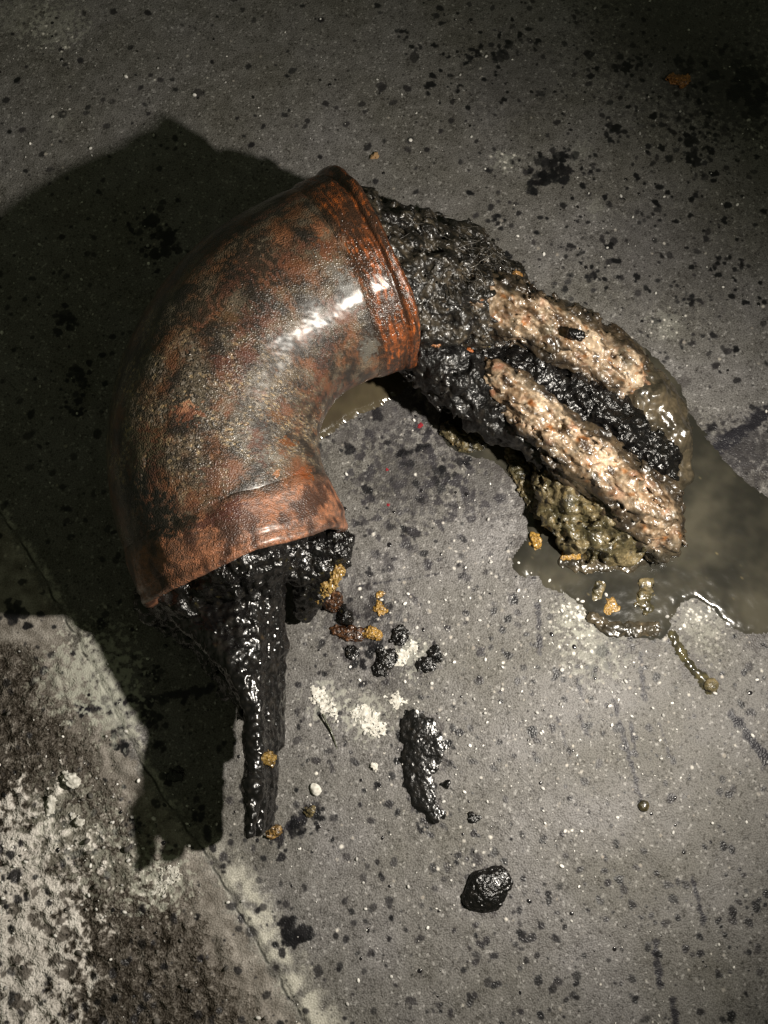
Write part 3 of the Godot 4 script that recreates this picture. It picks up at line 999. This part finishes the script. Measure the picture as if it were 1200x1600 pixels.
func make_slab() -> void:
	var base := at(390, 1100)
	var o := thing("sludge_slab", "long glossy black slab of sludge jutting straight out of the lower opening", "sludge", base)
	var caps := []
	# a tilted blade fanning out towards the mouth: thin and straight along its lower right edge, thicker along its upper left one
	for q in [[[439, 862, 0.054], [439, 1010, 0.049], 0.0030, 0.0030], [[439, 1010, 0.049], [439, 1164, 0.046], 0.0030, 0.0024], [[427, 862, 0.060], [427, 1155, 0.053], 0.0056, 0.0046], [[410, 872, 0.066], [412, 1150, 0.061], 0.0062, 0.0054], [[392, 885, 0.070], [398, 1160, 0.076], 0.0066, 0.0058],
		[[368, 900, 0.071], [386, 1090, 0.079], 0.0070, 0.0056], [[342, 910, 0.069], [376, 1070, 0.080], 0.0074, 0.0056], [[316, 920, 0.068], [368, 1050, 0.080], 0.0080, 0.0056], [[290, 930, 0.065], [358, 1035, 0.079], 0.0084, 0.0056], [[264, 945, 0.060], [345, 1020, 0.076], 0.0080, 0.0056],
		[[414, 1150, 0.057], [412, 1215, 0.056], 0.0056, 0.0056], [[412, 1215, 0.056], [410, 1290, 0.053], 0.0056, 0.0050], [[398, 1150, 0.077], [395, 1230, 0.081], 0.0056, 0.0056], [[395, 1230, 0.081], [390, 1300, 0.082], 0.0056, 0.0040], [[405, 1160, 0.068], [402, 1296, 0.068], 0.0056, 0.0050], [[423, 1180, 0.050], [421, 1284, 0.047], 0.0038, 0.0036]]:
		caps.append([at(q[0][0], q[0][1], q[0][2]), q[2], at(q[1][0], q[1][1], q[1][2]), q[3]])
	lump("blade", [caps, base, 0.0011, 0.0030, [[lumps, 0.0012, 40.0], [lumps, 0.0013, 80.0], [fine, 0.0010, 240.0]], black_paint], M.slick, o)
	lump("sagging_mass", [chain([[262, 958, 0.030, 0.012], [300, 972, 0.034, 0.013], [335, 1005, 0.042, 0.011], [362, 1060, 0.052, 0.008], [380, 1112, 0.056, 0.005]]) + chain([[300, 945, 0.026, 0.016], [350, 960, 0.034, 0.016]]), base, 0.0015, 0.005, [[lumps, 0.0070, 60.0], [lumps, 0.0032, 150.0], [fine, 0.0009, 330.0]], plug_paint], M.black, o)
	var y := func(p): return mixed(c8(150, 122, 66), c8(84, 66, 34), 0.4 + fine.get_noise_3dv(p * 400) * 1.6)
	lump("brown_crumb", [chain([[404, 1182, 0.078, 0.0050], [420, 1186, 0.066, 0.0048]]), base, 0.0009, 0.002, [[fine, 0.003, 300.0]], y], M.crumb, o)


# ---------------------------------------------------------------- water

func puddle(called: String, label: String, outline: Array, rise: float, shade: Callable, rim := 0.007, cell := 0.0016) -> void:
	var poly := PackedVector2Array()
	var lo := Vector2.INF
	var hi := -Vector2.INF
	for q in outline:
		var s := at(q[0], q[1])
		var w := Vector2(s.x, s.z)
		poly.append(w)
		lo = lo.min(w)
		hi = hi.max(w)
	var closed := poly.duplicate()
	closed.append(poly[0])
	# corners cut twice so that the bank runs smoothly
	for k in 2:
		var cut := PackedVector2Array()
		for i in closed.size() - 1:
			cut.append(closed[i].lerp(closed[i + 1], 0.25))
			cut.append(closed[i].lerp(closed[i + 1], 0.75))
		cut.append(cut[0])
		closed = cut
	lo -= Vector2.ONE * 0.008
	hi += Vector2.ONE * 0.008
	var nx := int((hi.x - lo.x) / cell) + 2
	var nz := int((hi.y - lo.y) / cell) + 2
	var D := PackedFloat32Array()
	D.resize(nx * nz)
	D.fill(rim * 2.0)
	for i in closed.size() - 1:                  # distance to the bank, near each of its pieces only
		var a := closed[i]
		var b := closed[i + 1]
		var l := ((a.min(b) - Vector2.ONE * rim * 2 - lo) / cell).max(Vector2.ZERO)
		var h := (a.max(b) + Vector2.ONE * rim * 2 - lo) / cell
		var ab := b - a
		var ll := maxf(ab.length_squared(), 1e-12)
		for z in range(int(l.y), mini(int(h.y) + 1, nz)):
			for x in range(int(l.x), mini(int(h.x) + 1, nx)):
				var q := lo + Vector2(x, z) * cell - a
				D[z * nx + x] = minf(D[z * nx + x], (q - ab * clampf(q.dot(ab) / ll, 0.0, 1.0)).length())
	var base := Vector3((lo.x + hi.x) / 2, 0, (lo.y + hi.y) / 2)
	var v := PackedVector3Array()
	var cc := PackedColorArray()
	var keep := PackedByteArray()
	keep.resize(nx * nz)
	for z in nz:
		for x in nx:
			var q := lo + Vector2(x, z) * cell
			var d := D[z * nx + x]
			if not Geometry2D.is_point_in_polygon(q, closed): d = -d
			d += 0.0016 * fine.get_noise_2d(q.x * 110, q.y * 110) + 0.0012 * fine.get_noise_2d(q.x * 300, q.y * 300)
			var g := ground_height(q.x, q.y)
			var t := clampf(d / rim, -1.0, 1.0)
			var y := g + rise * (sqrt(1.0 - (1.0 - t) * (1.0 - t)) if t > 0.0 else t * 0.6)
			y += 0.0003 * wide.get_noise_2d(q.x * 35, q.y * 35) * maxf(t, 0.0)
			var p := Vector3(q.x, y, q.y)
			v.append(p - base)
			cc.append(shade.call(p))
			keep[z * nx + x] = 1 if t > -0.5 else 0
	var idx := PackedInt32Array()
	for z in nz - 1:
		for x in nx - 1:
			var i := z * nx + x
			if keep[i] and keep[i + 1] and keep[i + nx] and keep[i + nx + 1]:
				idx.append_array(PackedInt32Array([i, i + 1, i + nx + 1, i, i + nx + 1, i + nx]))
	var o := part(called, smooth_mesh(v, idx, cc), M.water, self)
	o.position = base
	metas(o, label, "", "", "structure")


func make_puddles() -> void:
	var murk := func(p: Vector3): return mixed(mixed(c8(46, 45, 41), c8(72, 69, 60), 0.45 + lumps.get_noise_3dv(p * 14) * 1.2 + fine.get_noise_3dv(p * 60) * 0.4), c8(150, 132, 92), fine.get_noise_3dv(p * 300) * 3.0 - 2.0)
	puddle("puddle", "murky olive puddle spreading around the foot of the tan sludge", [[690, 640], [686, 668], [700, 700], [735, 712], [765, 716], [790, 735], [812, 762], [832, 788], [824, 815], [826, 845], [806, 862], [800, 885], [812, 902], [838, 896], [850, 915], [885, 928], [912, 945], [920, 968], [950, 988], [985, 990], [1015, 1000], [1042, 994], [1048, 965], [1066, 938], [1085, 932], [1112, 948], [1135, 975], [1165, 992], [1230, 985], [1230, 800], [1165, 755], [1125, 715], [1090, 665], [1072, 640], [1066, 608], [1040, 575], [1008, 545], [970, 520], [920, 520], [880, 560], [780, 620], [720, 630]], 0.0012, murk, 0.010)
	var brown := func(p: Vector3): return mixed(c8(66, 60, 50), c8(80, 73, 58), 0.5 + lumps.get_noise_3dv(p * 30))
	puddle("puddle", "brown puddle held inside the bend of the pipe", [[470, 720], [490, 695], [520, 672], [552, 650], [590, 636], [625, 612], [650, 596], [668, 560], [640, 520], [560, 540], [480, 620], [440, 680]], 0.0022, brown)
	var tail := func(p: Vector3): return mixed(c8(52, 50, 42), c8(84, 78, 56), 0.4 + fine.get_noise_3dv(p * 150))
	puddle("puddle", "thin trickle running from the large puddle to a round bead", [[1042, 985], [1056, 984], [1064, 1004], [1076, 1028], [1094, 1048], [1108, 1058], [1120, 1066], [1120, 1080], [1108, 1086], [1097, 1078], [1092, 1062], [1076, 1048], [1062, 1028], [1052, 1008]], 0.0016, tail, 0.004, 0.0009)


# ---------------------------------------------------------------- small things

func small(called: String, label: String, category: String, group: String, points: Array, soft: float, noises: Array, paint: Callable, m: Material, flat := 1.0, cell := 0.0009) -> void:
	var caps := []
	for i in points.size():
		var a = points[i]
		var b = points[mini(i + 1, points.size() - 1)]
		if a.size() > 3 and i < points.size() - 1 and a[3] == 0: continue     # a gap: the next blob stands apart
		var pa := at(a[0], a[1])
		var pb := at(b[0], b[1])
		var ra: float = a[2] * 0.00048
		var rb: float = b[2] * 0.00048
		pa.y = ground_height(pa.x, pa.z) + ra * flat * 0.45
		pb.y = ground_height(pb.x, pb.z) + rb * flat * 0.45
		caps.append([pa, ra, pb, rb])
	var base := Vector3(caps[0][0].x, 0.0, caps[0][0].z)
	var o := lump(called, [caps, base, cell, soft, noises, paint, flat], m, self)
	o.position = base
	metas(o, label, category, group)


func make_small_things() -> void:
	var rough := [[lumps, 0.0022, 150.0], [fine, 0.0012, 420.0]]
	var ragged := [[lumps, 0.0042, 130.0], [fine, 0.0014, 420.0]]
	var little := [[lumps, 0.0026, 170.0], [fine, 0.0012, 420.0]]
	small("sludge_splat", "long wet black splat of sludge tapering away from the pipe", "sludge splat", "", [[640, 1122, 12], [652, 1142, 24], [664, 1168, 24], [652, 1195, 19], [655, 1225, 15], [664, 1248, 14], [680, 1272, 9]], 0.003, [[lumps, 0.0050, 75.0], [fine, 0.0012, 240.0]], black_paint, M.slick, 0.12)
	small("sludge_lump", "oval black lump of sludge alone on the floor near the bottom edge", "sludge lump", "black lumps on the floor", [[742, 1402, 17], [758, 1391, 25], [776, 1378, 17]], 0.003, [[lumps, 0.0020, 80.0], [fine, 0.0010, 260.0]], black_paint, M.black, 0.4)
	small("sludge_lump", "small black lump beside the yellow chip, upper right of the crumbs", "sludge lump", "black lumps on the floor", [[626, 985, 8], [624, 996, 10]], 0.002, ragged, black_paint, M.black, 0.36)
	small("sludge_lump", "larger of the black lumps just below the yellow crumbs", "sludge lump", "black lumps on the floor", [[600, 1028, 12], [595, 1044, 10], [610, 1026, 7]], 0.002, ragged, black_paint, M.black, 0.36)
	small("sludge_lump", "upper of the touching pair of black lumps by the white grit", "sludge lump", "black lumps on the floor", [[678, 1020, 9], [682, 1024, 7]], 0.002, ragged, black_paint, M.black, 0.45)
	small("sludge_lump", "lower of the touching pair of black lumps by the white grit", "sludge lump", "black lumps on the floor", [[656, 1040, 6], [668, 1037, 8]], 0.002, ragged, black_paint, M.black, 0.45)
	small("sludge_lump", "tiny black bead right of the splat's thin end", "sludge lump", "black lumps on the floor", [[741, 1276, 6], [738, 1279, 5]], 0.002, ragged, black_paint, M.black, 0.36)
	small("sludge_lump", "black bead on the pale seam in the shadow of the slab", "sludge lump", "black lumps on the floor", [[270, 1212, 9], [276, 1208, 7]], 0.002, ragged, black_paint, M.black, 0.45)
	small("sludge_lump", "small black crumb right of the splat's narrow middle", "sludge lump", "black lumps on the floor", [[697, 1226, 6]], 0.002, little, black_paint, M.black, 0.7)
	small("sludge_lump", "black crumb left of the larger lump below the yellow crumbs", "sludge lump", "black lumps on the floor", [[552, 1020, 8], [546, 1018, 6]], 0.002, ragged, black_paint, M.black, 0.36)
	small("sludge_lump", "dark crumb near the brown ball at the lower opening", "sludge lump", "black lumps on the floor", [[535, 952, 8], [543, 968, 9]], 0.002, rough, plug_paint, M.black, 1.0)
	var brown := func(p): return mixed(c8(46, 30, 20), c8(110, 76, 52), 0.4 + fine.get_noise_3dv(p * 300) * 1.4)
	small("brown_ball", "glossy dark brown ball resting beside the hanging black lump", "sludge lump", "", [[512, 935, 14], [520, 940, 13]], 0.003, little, brown, M.crumb, 1.0)
	var yellow := func(p): return mixed(c8(186, 146, 74), c8(112, 84, 44), 0.3 + fine.get_noise_3dv(p * 420) * 1.4)
	small("rust_chip", "bright yellow chip with a tail on the stain right of the opening", "chip", "yellow chips", [[586, 952, 3], [592, 946, 5], [598, 955, 5]], 0.001, little, yellow, M.crumb, 0.45, 0.0006)
	small("rust_chip", "tiny yellow fleck just above the bright yellow chip", "chip", "yellow chips", [[592, 930, 4], [595, 929, 3]], 0.001, little, yellow, M.crumb, 0.45, 0.0006)
	small("rust_chip", "knobbly yellow chip at the end of the dark brown streak", "chip", "yellow chips", [[570, 990, 6], [580, 988, 8], [590, 993, 6]], 0.001, [[fine, 0.0018, 400.0]], yellow, M.crumb, 0.8, 0.0006)
	small("brown_streak", "dark brown crumbly streak left of the knobbly yellow chip", "sludge streak", "", [[525, 985, 8], [545, 990, 9], [562, 990, 8]], 0.002, little, brown, M.crumb, 0.5)
	small("rust_chip", "tan crumb at the tip of the black slab", "chip", "yellow chips", [[424, 1302, 7], [432, 1298, 7]], 0.001, little, func(p): return mixed(c8(160, 126, 74), c8(70, 54, 32), 0.4 + fine.get_noise_3dv(p * 420) * 1.4), M.crumb, 0.8, 0.0007)
	small("rust_chip", "tan pebble in the black drip right of the slab's tip", "chip", "yellow chips", [[484, 1268, 7], [487, 1266, 5]], 0.001, little, func(p): return mixed(c8(130, 116, 84), c8(60, 54, 40), 0.4 + fine.get_noise_3dv(p * 420) * 1.4), M.crumb, 0.8, 0.0007)
	small("rust_chip", "orange chip on the black stain at the far right corner", "chip", "yellow chips", [[1050, 124, 9], [1066, 130, 10], [1072, 124, 6]], 0.001, little, func(p): return mixed(c8(190, 126, 60), c8(100, 60, 26), 0.4 + fine.get_noise_3dv(p * 420) * 1.4), M.crumb, 0.7, 0.0008)
	small("rust_chip", "pale tan crumb on the floor beyond the upper collar", "chip", "yellow chips", [[582, 247, 4], [587, 244, 4]], 0.001, little, func(_p): return c8(150, 120, 86), M.dry, 0.7, 0.0007)
	# white stones
	var chalk := func(p): return mixed(c8(214, 211, 203), c8(170, 166, 156), 0.4 + fine.get_noise_3dv(p * 300))
	small("white_chip", "largest white chip on the broken ground, tilted rightwards", "stone chip", "white chips", [[102, 1213, 7], [110, 1218, 8], [116, 1222, 7]], 0.001, little, chalk, M.dry, 0.8, 0.0007)
	small("white_chip", "narrow white chip below and left of the largest one", "stone chip", "white chips", [[80, 1250, 6], [77, 1262, 5], [74, 1270, 3]], 0.001, little, chalk, M.dry, 0.7, 0.0007)
	small("white_chip", "smooth oval white chip alone right of the black slab", "stone chip", "white chips", [[490, 1229, 5], [494, 1235, 6]], 0.0015, [[fine, 0.0004, 300.0]], chalk, M.dry, 0.8, 0.0006)
	small("white_chip", "round white chip under the narrow one among white dust", "stone chip", "white chips", [[121, 1284, 6], [125, 1283, 5]], 0.001, little, chalk, M.dry, 0.8, 0.0006)
	small("white_chip", "tiny white chip above the round one", "stone chip", "white chips", [[114, 1277, 4]], 0.001, little, chalk, M.dry, 0.8, 0.0006)
	small("white_chip", "tiny white chip above and right of the oval one", "stone chip", "white chips", [[586, 1199, 4], [584, 1197, 3]], 0.001, little, chalk, M.dry, 0.8, 0.0006)
	small("mortar_crumb", "white mortar crumb nearest the black slab, upper of two", "mortar crumb", "white mortar crumbs", [[494, 1078, 5.0], [498, 1088, 6.2], [502, 1096, 5.0]], 0.001, [[lumps, 0.0060, 150.0], [fine, 0.003, 330.0]], chalk, M.dry, 0.22, 0.0006)
	small("mortar_crumb", "flat white mortar crumb between the slab and the splat", "mortar crumb", "white mortar crumbs", [[508, 1106, 5.0], [520, 1112, 5.0]], 0.001, [[lumps, 0.0060, 150.0], [fine, 0.003, 330.0]], chalk, M.dry, 0.22, 0.0006)
	small("mortar_crumb", "widest white mortar crumb just left of the splat", "mortar crumb", "white mortar crumbs", [[556, 1112, 5.6], [568, 1116, 8.1], [580, 1130, 8.1], [592, 1140, 6.2]], 0.001, [[lumps, 0.0070, 140.0], [fine, 0.003, 330.0]], chalk, M.dry, 0.2, 0.0006)
	small("mortar_crumb", "slanting white mortar crumb between the black lumps", "mortar crumb", "white mortar crumbs", [[618, 1034, 4.3], [630, 1024, 4.3], [644, 1012, 3.7]], 0.001, [[lumps, 0.0070, 140.0], [fine, 0.003, 330.0]], chalk, M.dry, 0.2, 0.0006)
	small("mortar_crumb", "white mortar crumb right above the splat", "mortar crumb", "white mortar crumbs", [[614, 1092, 5.0], [624, 1094, 5.0]], 0.001, [[lumps, 0.0070, 140.0], [fine, 0.003, 330.0]], chalk, M.dry, 0.2, 0.0006)
	small("mortar_crumb", "ragged white mortar crumb where the slab's shadow ends", "mortar crumb", "white mortar crumbs", [[240, 1388, 6.2], [256, 1374, 8.1], [270, 1366, 6.8]], 0.001, [[lumps, 0.0070, 150.0], [fine, 0.003, 330.0]], chalk, M.dry, 0.2, 0.0006)
	# lumps standing in the water
	small("mud_worm", "knobbly olive worm of mud in the puddle nearest the pipe", "mud lump", "", [[698, 672, 12], [714, 684, 11], [728, 694, 12], [748, 690, 13], [762, 680, 12]], 0.002, [[lumps, 0.003, 160.0], [fine, 0.0014, 420.0]], olive_paint, M.crumb, 0.8)
	small("mud_lump", "long olive ridge of mud along the puddle's left bank", "mud lump", "mud lumps in the puddle", [[795, 705, 9], [812, 735, 13], [828, 765, 14], [846, 800, 12]], 0.003, [[lumps, 0.003, 150.0], [fine, 0.0014, 420.0]], olive_paint, M.crumb, 0.6)
	small("mud_lump", "ochre crumb in the narrow arm of the puddle", "mud lump", "mud lumps in the puddle", [[838, 850, 9], [834, 840, 6]], 0.002, little, yellow, M.crumb, 0.7)
	small("mud_lump", "olive lump with a black bead in the puddle's lower lobe", "mud lump", "mud lumps in the puddle", [[932, 925, 11], [938, 918, 8]], 0.002, [[lumps, 0.004, 110.0]], olive_paint, M.mud, 0.32)
	small("mud_lump", "dark olive lump standing right of centre in the lower lobe", "mud lump", "mud lumps in the puddle", [[1010, 915, 12], [1004, 935, 11], [1008, 948, 8]], 0.002, [[lumps, 0.005, 110.0]], olive_paint, M.mud, 0.35)
	small("mud_lump", "rust orange lump in the puddle's lower lobe", "mud lump", "mud lumps in the puddle", [[952, 952, 9], [956, 946, 8]], 0.002, [[lumps, 0.004, 120.0]], yellow, M.crumb, 0.3)
	small("mud_lump", "ochre lump at the foot of the olive clump", "mud lump", "mud lumps in the puddle", [[885, 868, 10], [898, 866, 8]], 0.002, [[lumps, 0.003, 160.0]], yellow, M.crumb, 0.6)
	small("mud_lump", "low bank of mud along the lowest edge of the puddle", "mud lump", "mud lumps in the puddle", [[925, 965, 9], [955, 982, 9], [990, 984, 8], [1020, 982, 8]], 0.003, [[lumps, 0.003, 130.0]], mud_paint, M.mud, 0.45)
	small("mud_lump", "row of wet mud lumps along the foot of the tan ridge", "mud lump", "mud lumps in the puddle", [[880, 880, 8], [915, 886, 9], [950, 880, 8], [985, 884, 8], [1020, 862, 9], [1045, 850, 8]], 0.003, [[lumps, 0.0034, 130.0]], mud_paint, M.mud, 0.55)
	small("mud_lump", "grey bead of mud at the end of the trickle", "mud lump", "mud lumps in the puddle", [[1109, 1072, 9], [1111, 1070, 8]], 0.002, [[fine, 0.0006, 300.0]], olive_paint, M.crumb, 0.7)
	small("mud_lump", "bead at the end of the longest dark drip", "mud lump", "mud lumps in the puddle", [[1005, 1260, 6], [1006, 1258, 5]], 0.002, [[fine, 0.0006, 300.0]], olive_paint, M.crumb, 0.7)
	var red := func(_p): return c8(128, 30, 40)
	small("red_fleck", "red fleck nearest the puddle's left bank", "fleck", "red flecks", [[655, 667, 2.6], [658, 664, 2.0]], 0.001, [[fine, 0.0012, 600.0]], red, M.dry, 0.35, 0.0005)
	small("red_fleck", "red fleck in the middle of the floor under the bend", "fleck", "red flecks", [[605, 734, 2.4]], 0.001, [[fine, 0.0012, 600.0]], red, M.dry, 0.35, 0.0005)
	small("red_fleck", "red fleck nearest the corner of the lower collar", "fleck", "red flecks", [[607, 789, 2.5]], 0.001, [[fine, 0.0012, 600.0]], red, M.dry, 0.35, 0.0005)
	# a thin stalk
	var v := PackedVector3Array()
	var idx := PackedInt32Array()
	var cc := PackedColorArray()
	var b := at(504, 1116)
	var e := at(546, 1172)
	add_strand(v, idx, cc, Vector3(0, 0.0035, 0), (e - b).normalized(), (e - b).length(), 0.0009, c8(70, 74, 50), 0.35)
	var o := part("plant_stalk", smooth_mesh(v, idx, cc), M.crumb, self)
	o.position = b
	metas(o, "thin greenish stalk lying under the white mortar crumbs", "stalk")


func make_grit() -> void:
	for kind in 3:
		var rough_ball := SphereMesh.new()
		rough_ball.radius = 1.0
		rough_ball.height = 1.5
		rough_ball.radial_segments = 7 if kind == 0 else 14
		rough_ball.rings = 4 if kind == 0 else 7
		var m := StandardMaterial3D.new()
		m.resource_name = ["pale_grit", "oil", "dark_gravel"][kind]
		m.vertex_color_use_as_albedo = true
		m.roughness = [0.75, 0.16, 0.7][kind]
		m.albedo_color = Color.WHITE
		rough_ball.material = m
		var at_all := []
		var tries: int = [6500, 1600, 1100][kind]
		for i in tries:
			var x := rng.randf_range(-40, 1240)
			var y := rng.randf_range(-20, 1620)
			var d := 0.0
			var r := 0.0
			var c := Color.WHITE
			if kind == 0:
				d = 0.10 + 0.6 * exp(-(pow((x - 800) / 280, 2) + pow((y - 1080) / 220, 2))) + 0.8 * exp(-(pow((x - 160) / 120, 2) + pow((y - 1320) / 110, 2)))
				r = 0.0005 + 0.0016 * pow(rng.randf(), 3.0)
				var s := rng.randf_range(0.35, 0.85)
				c = Color(s, s * 0.97, s * 0.92)
			elif kind == 1:
				d = 0.25 + 0.5 * smoothstep(600, 1000, x) * smoothstep(700, 200, y) + 0.5 * exp(-(pow((x - 680) / 200, 2) + pow((y - 850) / 200, 2)))
				r = 0.0005 + 0.0016 * pow(rng.randf(), 3.0)
				c = Color(0.012, 0.011, 0.012)
			else:
				d = 0.0
				r = 0.0006 + 0.0022 * pow(rng.randf(), 3.0)
				var s := rng.randf_range(0.04, 0.13)
				c = Color(s * 1.1, s, s * 0.88)
				var w := at(x, y)
				if broken(w.x, w.z) > 0.6: d = 1.0
				else: x = rng.randf_range(0, 340)
			if rng.randf() > d: continue
			var q := at(x, y)
			q.y = ground_height(q.x, q.z) + (r * 0.3 if kind != 1 else 0.0)
			var bs := Basis.from_euler(Vector3(0, rng.randf() * TAU, 0) if kind == 1 else Vector3(rng.randf() * TAU, rng.randf() * TAU, rng.randf() * TAU))
			bs = bs.scaled_local(Vector3(r, r * (0.35 if kind == 1 else 0.8), r * rng.randf_range(0.6, 1.0)))
			at_all.append([Transform3D(bs, q), c])
		var mm := MultiMesh.new()
		mm.transform_format = MultiMesh.TRANSFORM_3D
		mm.use_colors = true
		mm.mesh = rough_ball
		mm.instance_count = at_all.size()
		for i in at_all.size():
			mm.set_instance_transform(i, at_all[i][0])
			mm.set_instance_color(i, at_all[i][1])
		var o := MultiMeshInstance3D.new()
		o.name = ["pale_grit", "oil_spatter", "dark_gravel"][kind]
		o.multimesh = mm
		add_child(o, true)
		metas(o, ["white and grey grit scattered over the concrete floor", "tiny glossy black droplets spattered over the floor", "dark gravel bedded in the broken ground at the lower left"][kind], ["grit", "spatter", "gravel"][kind], "", "stuff")
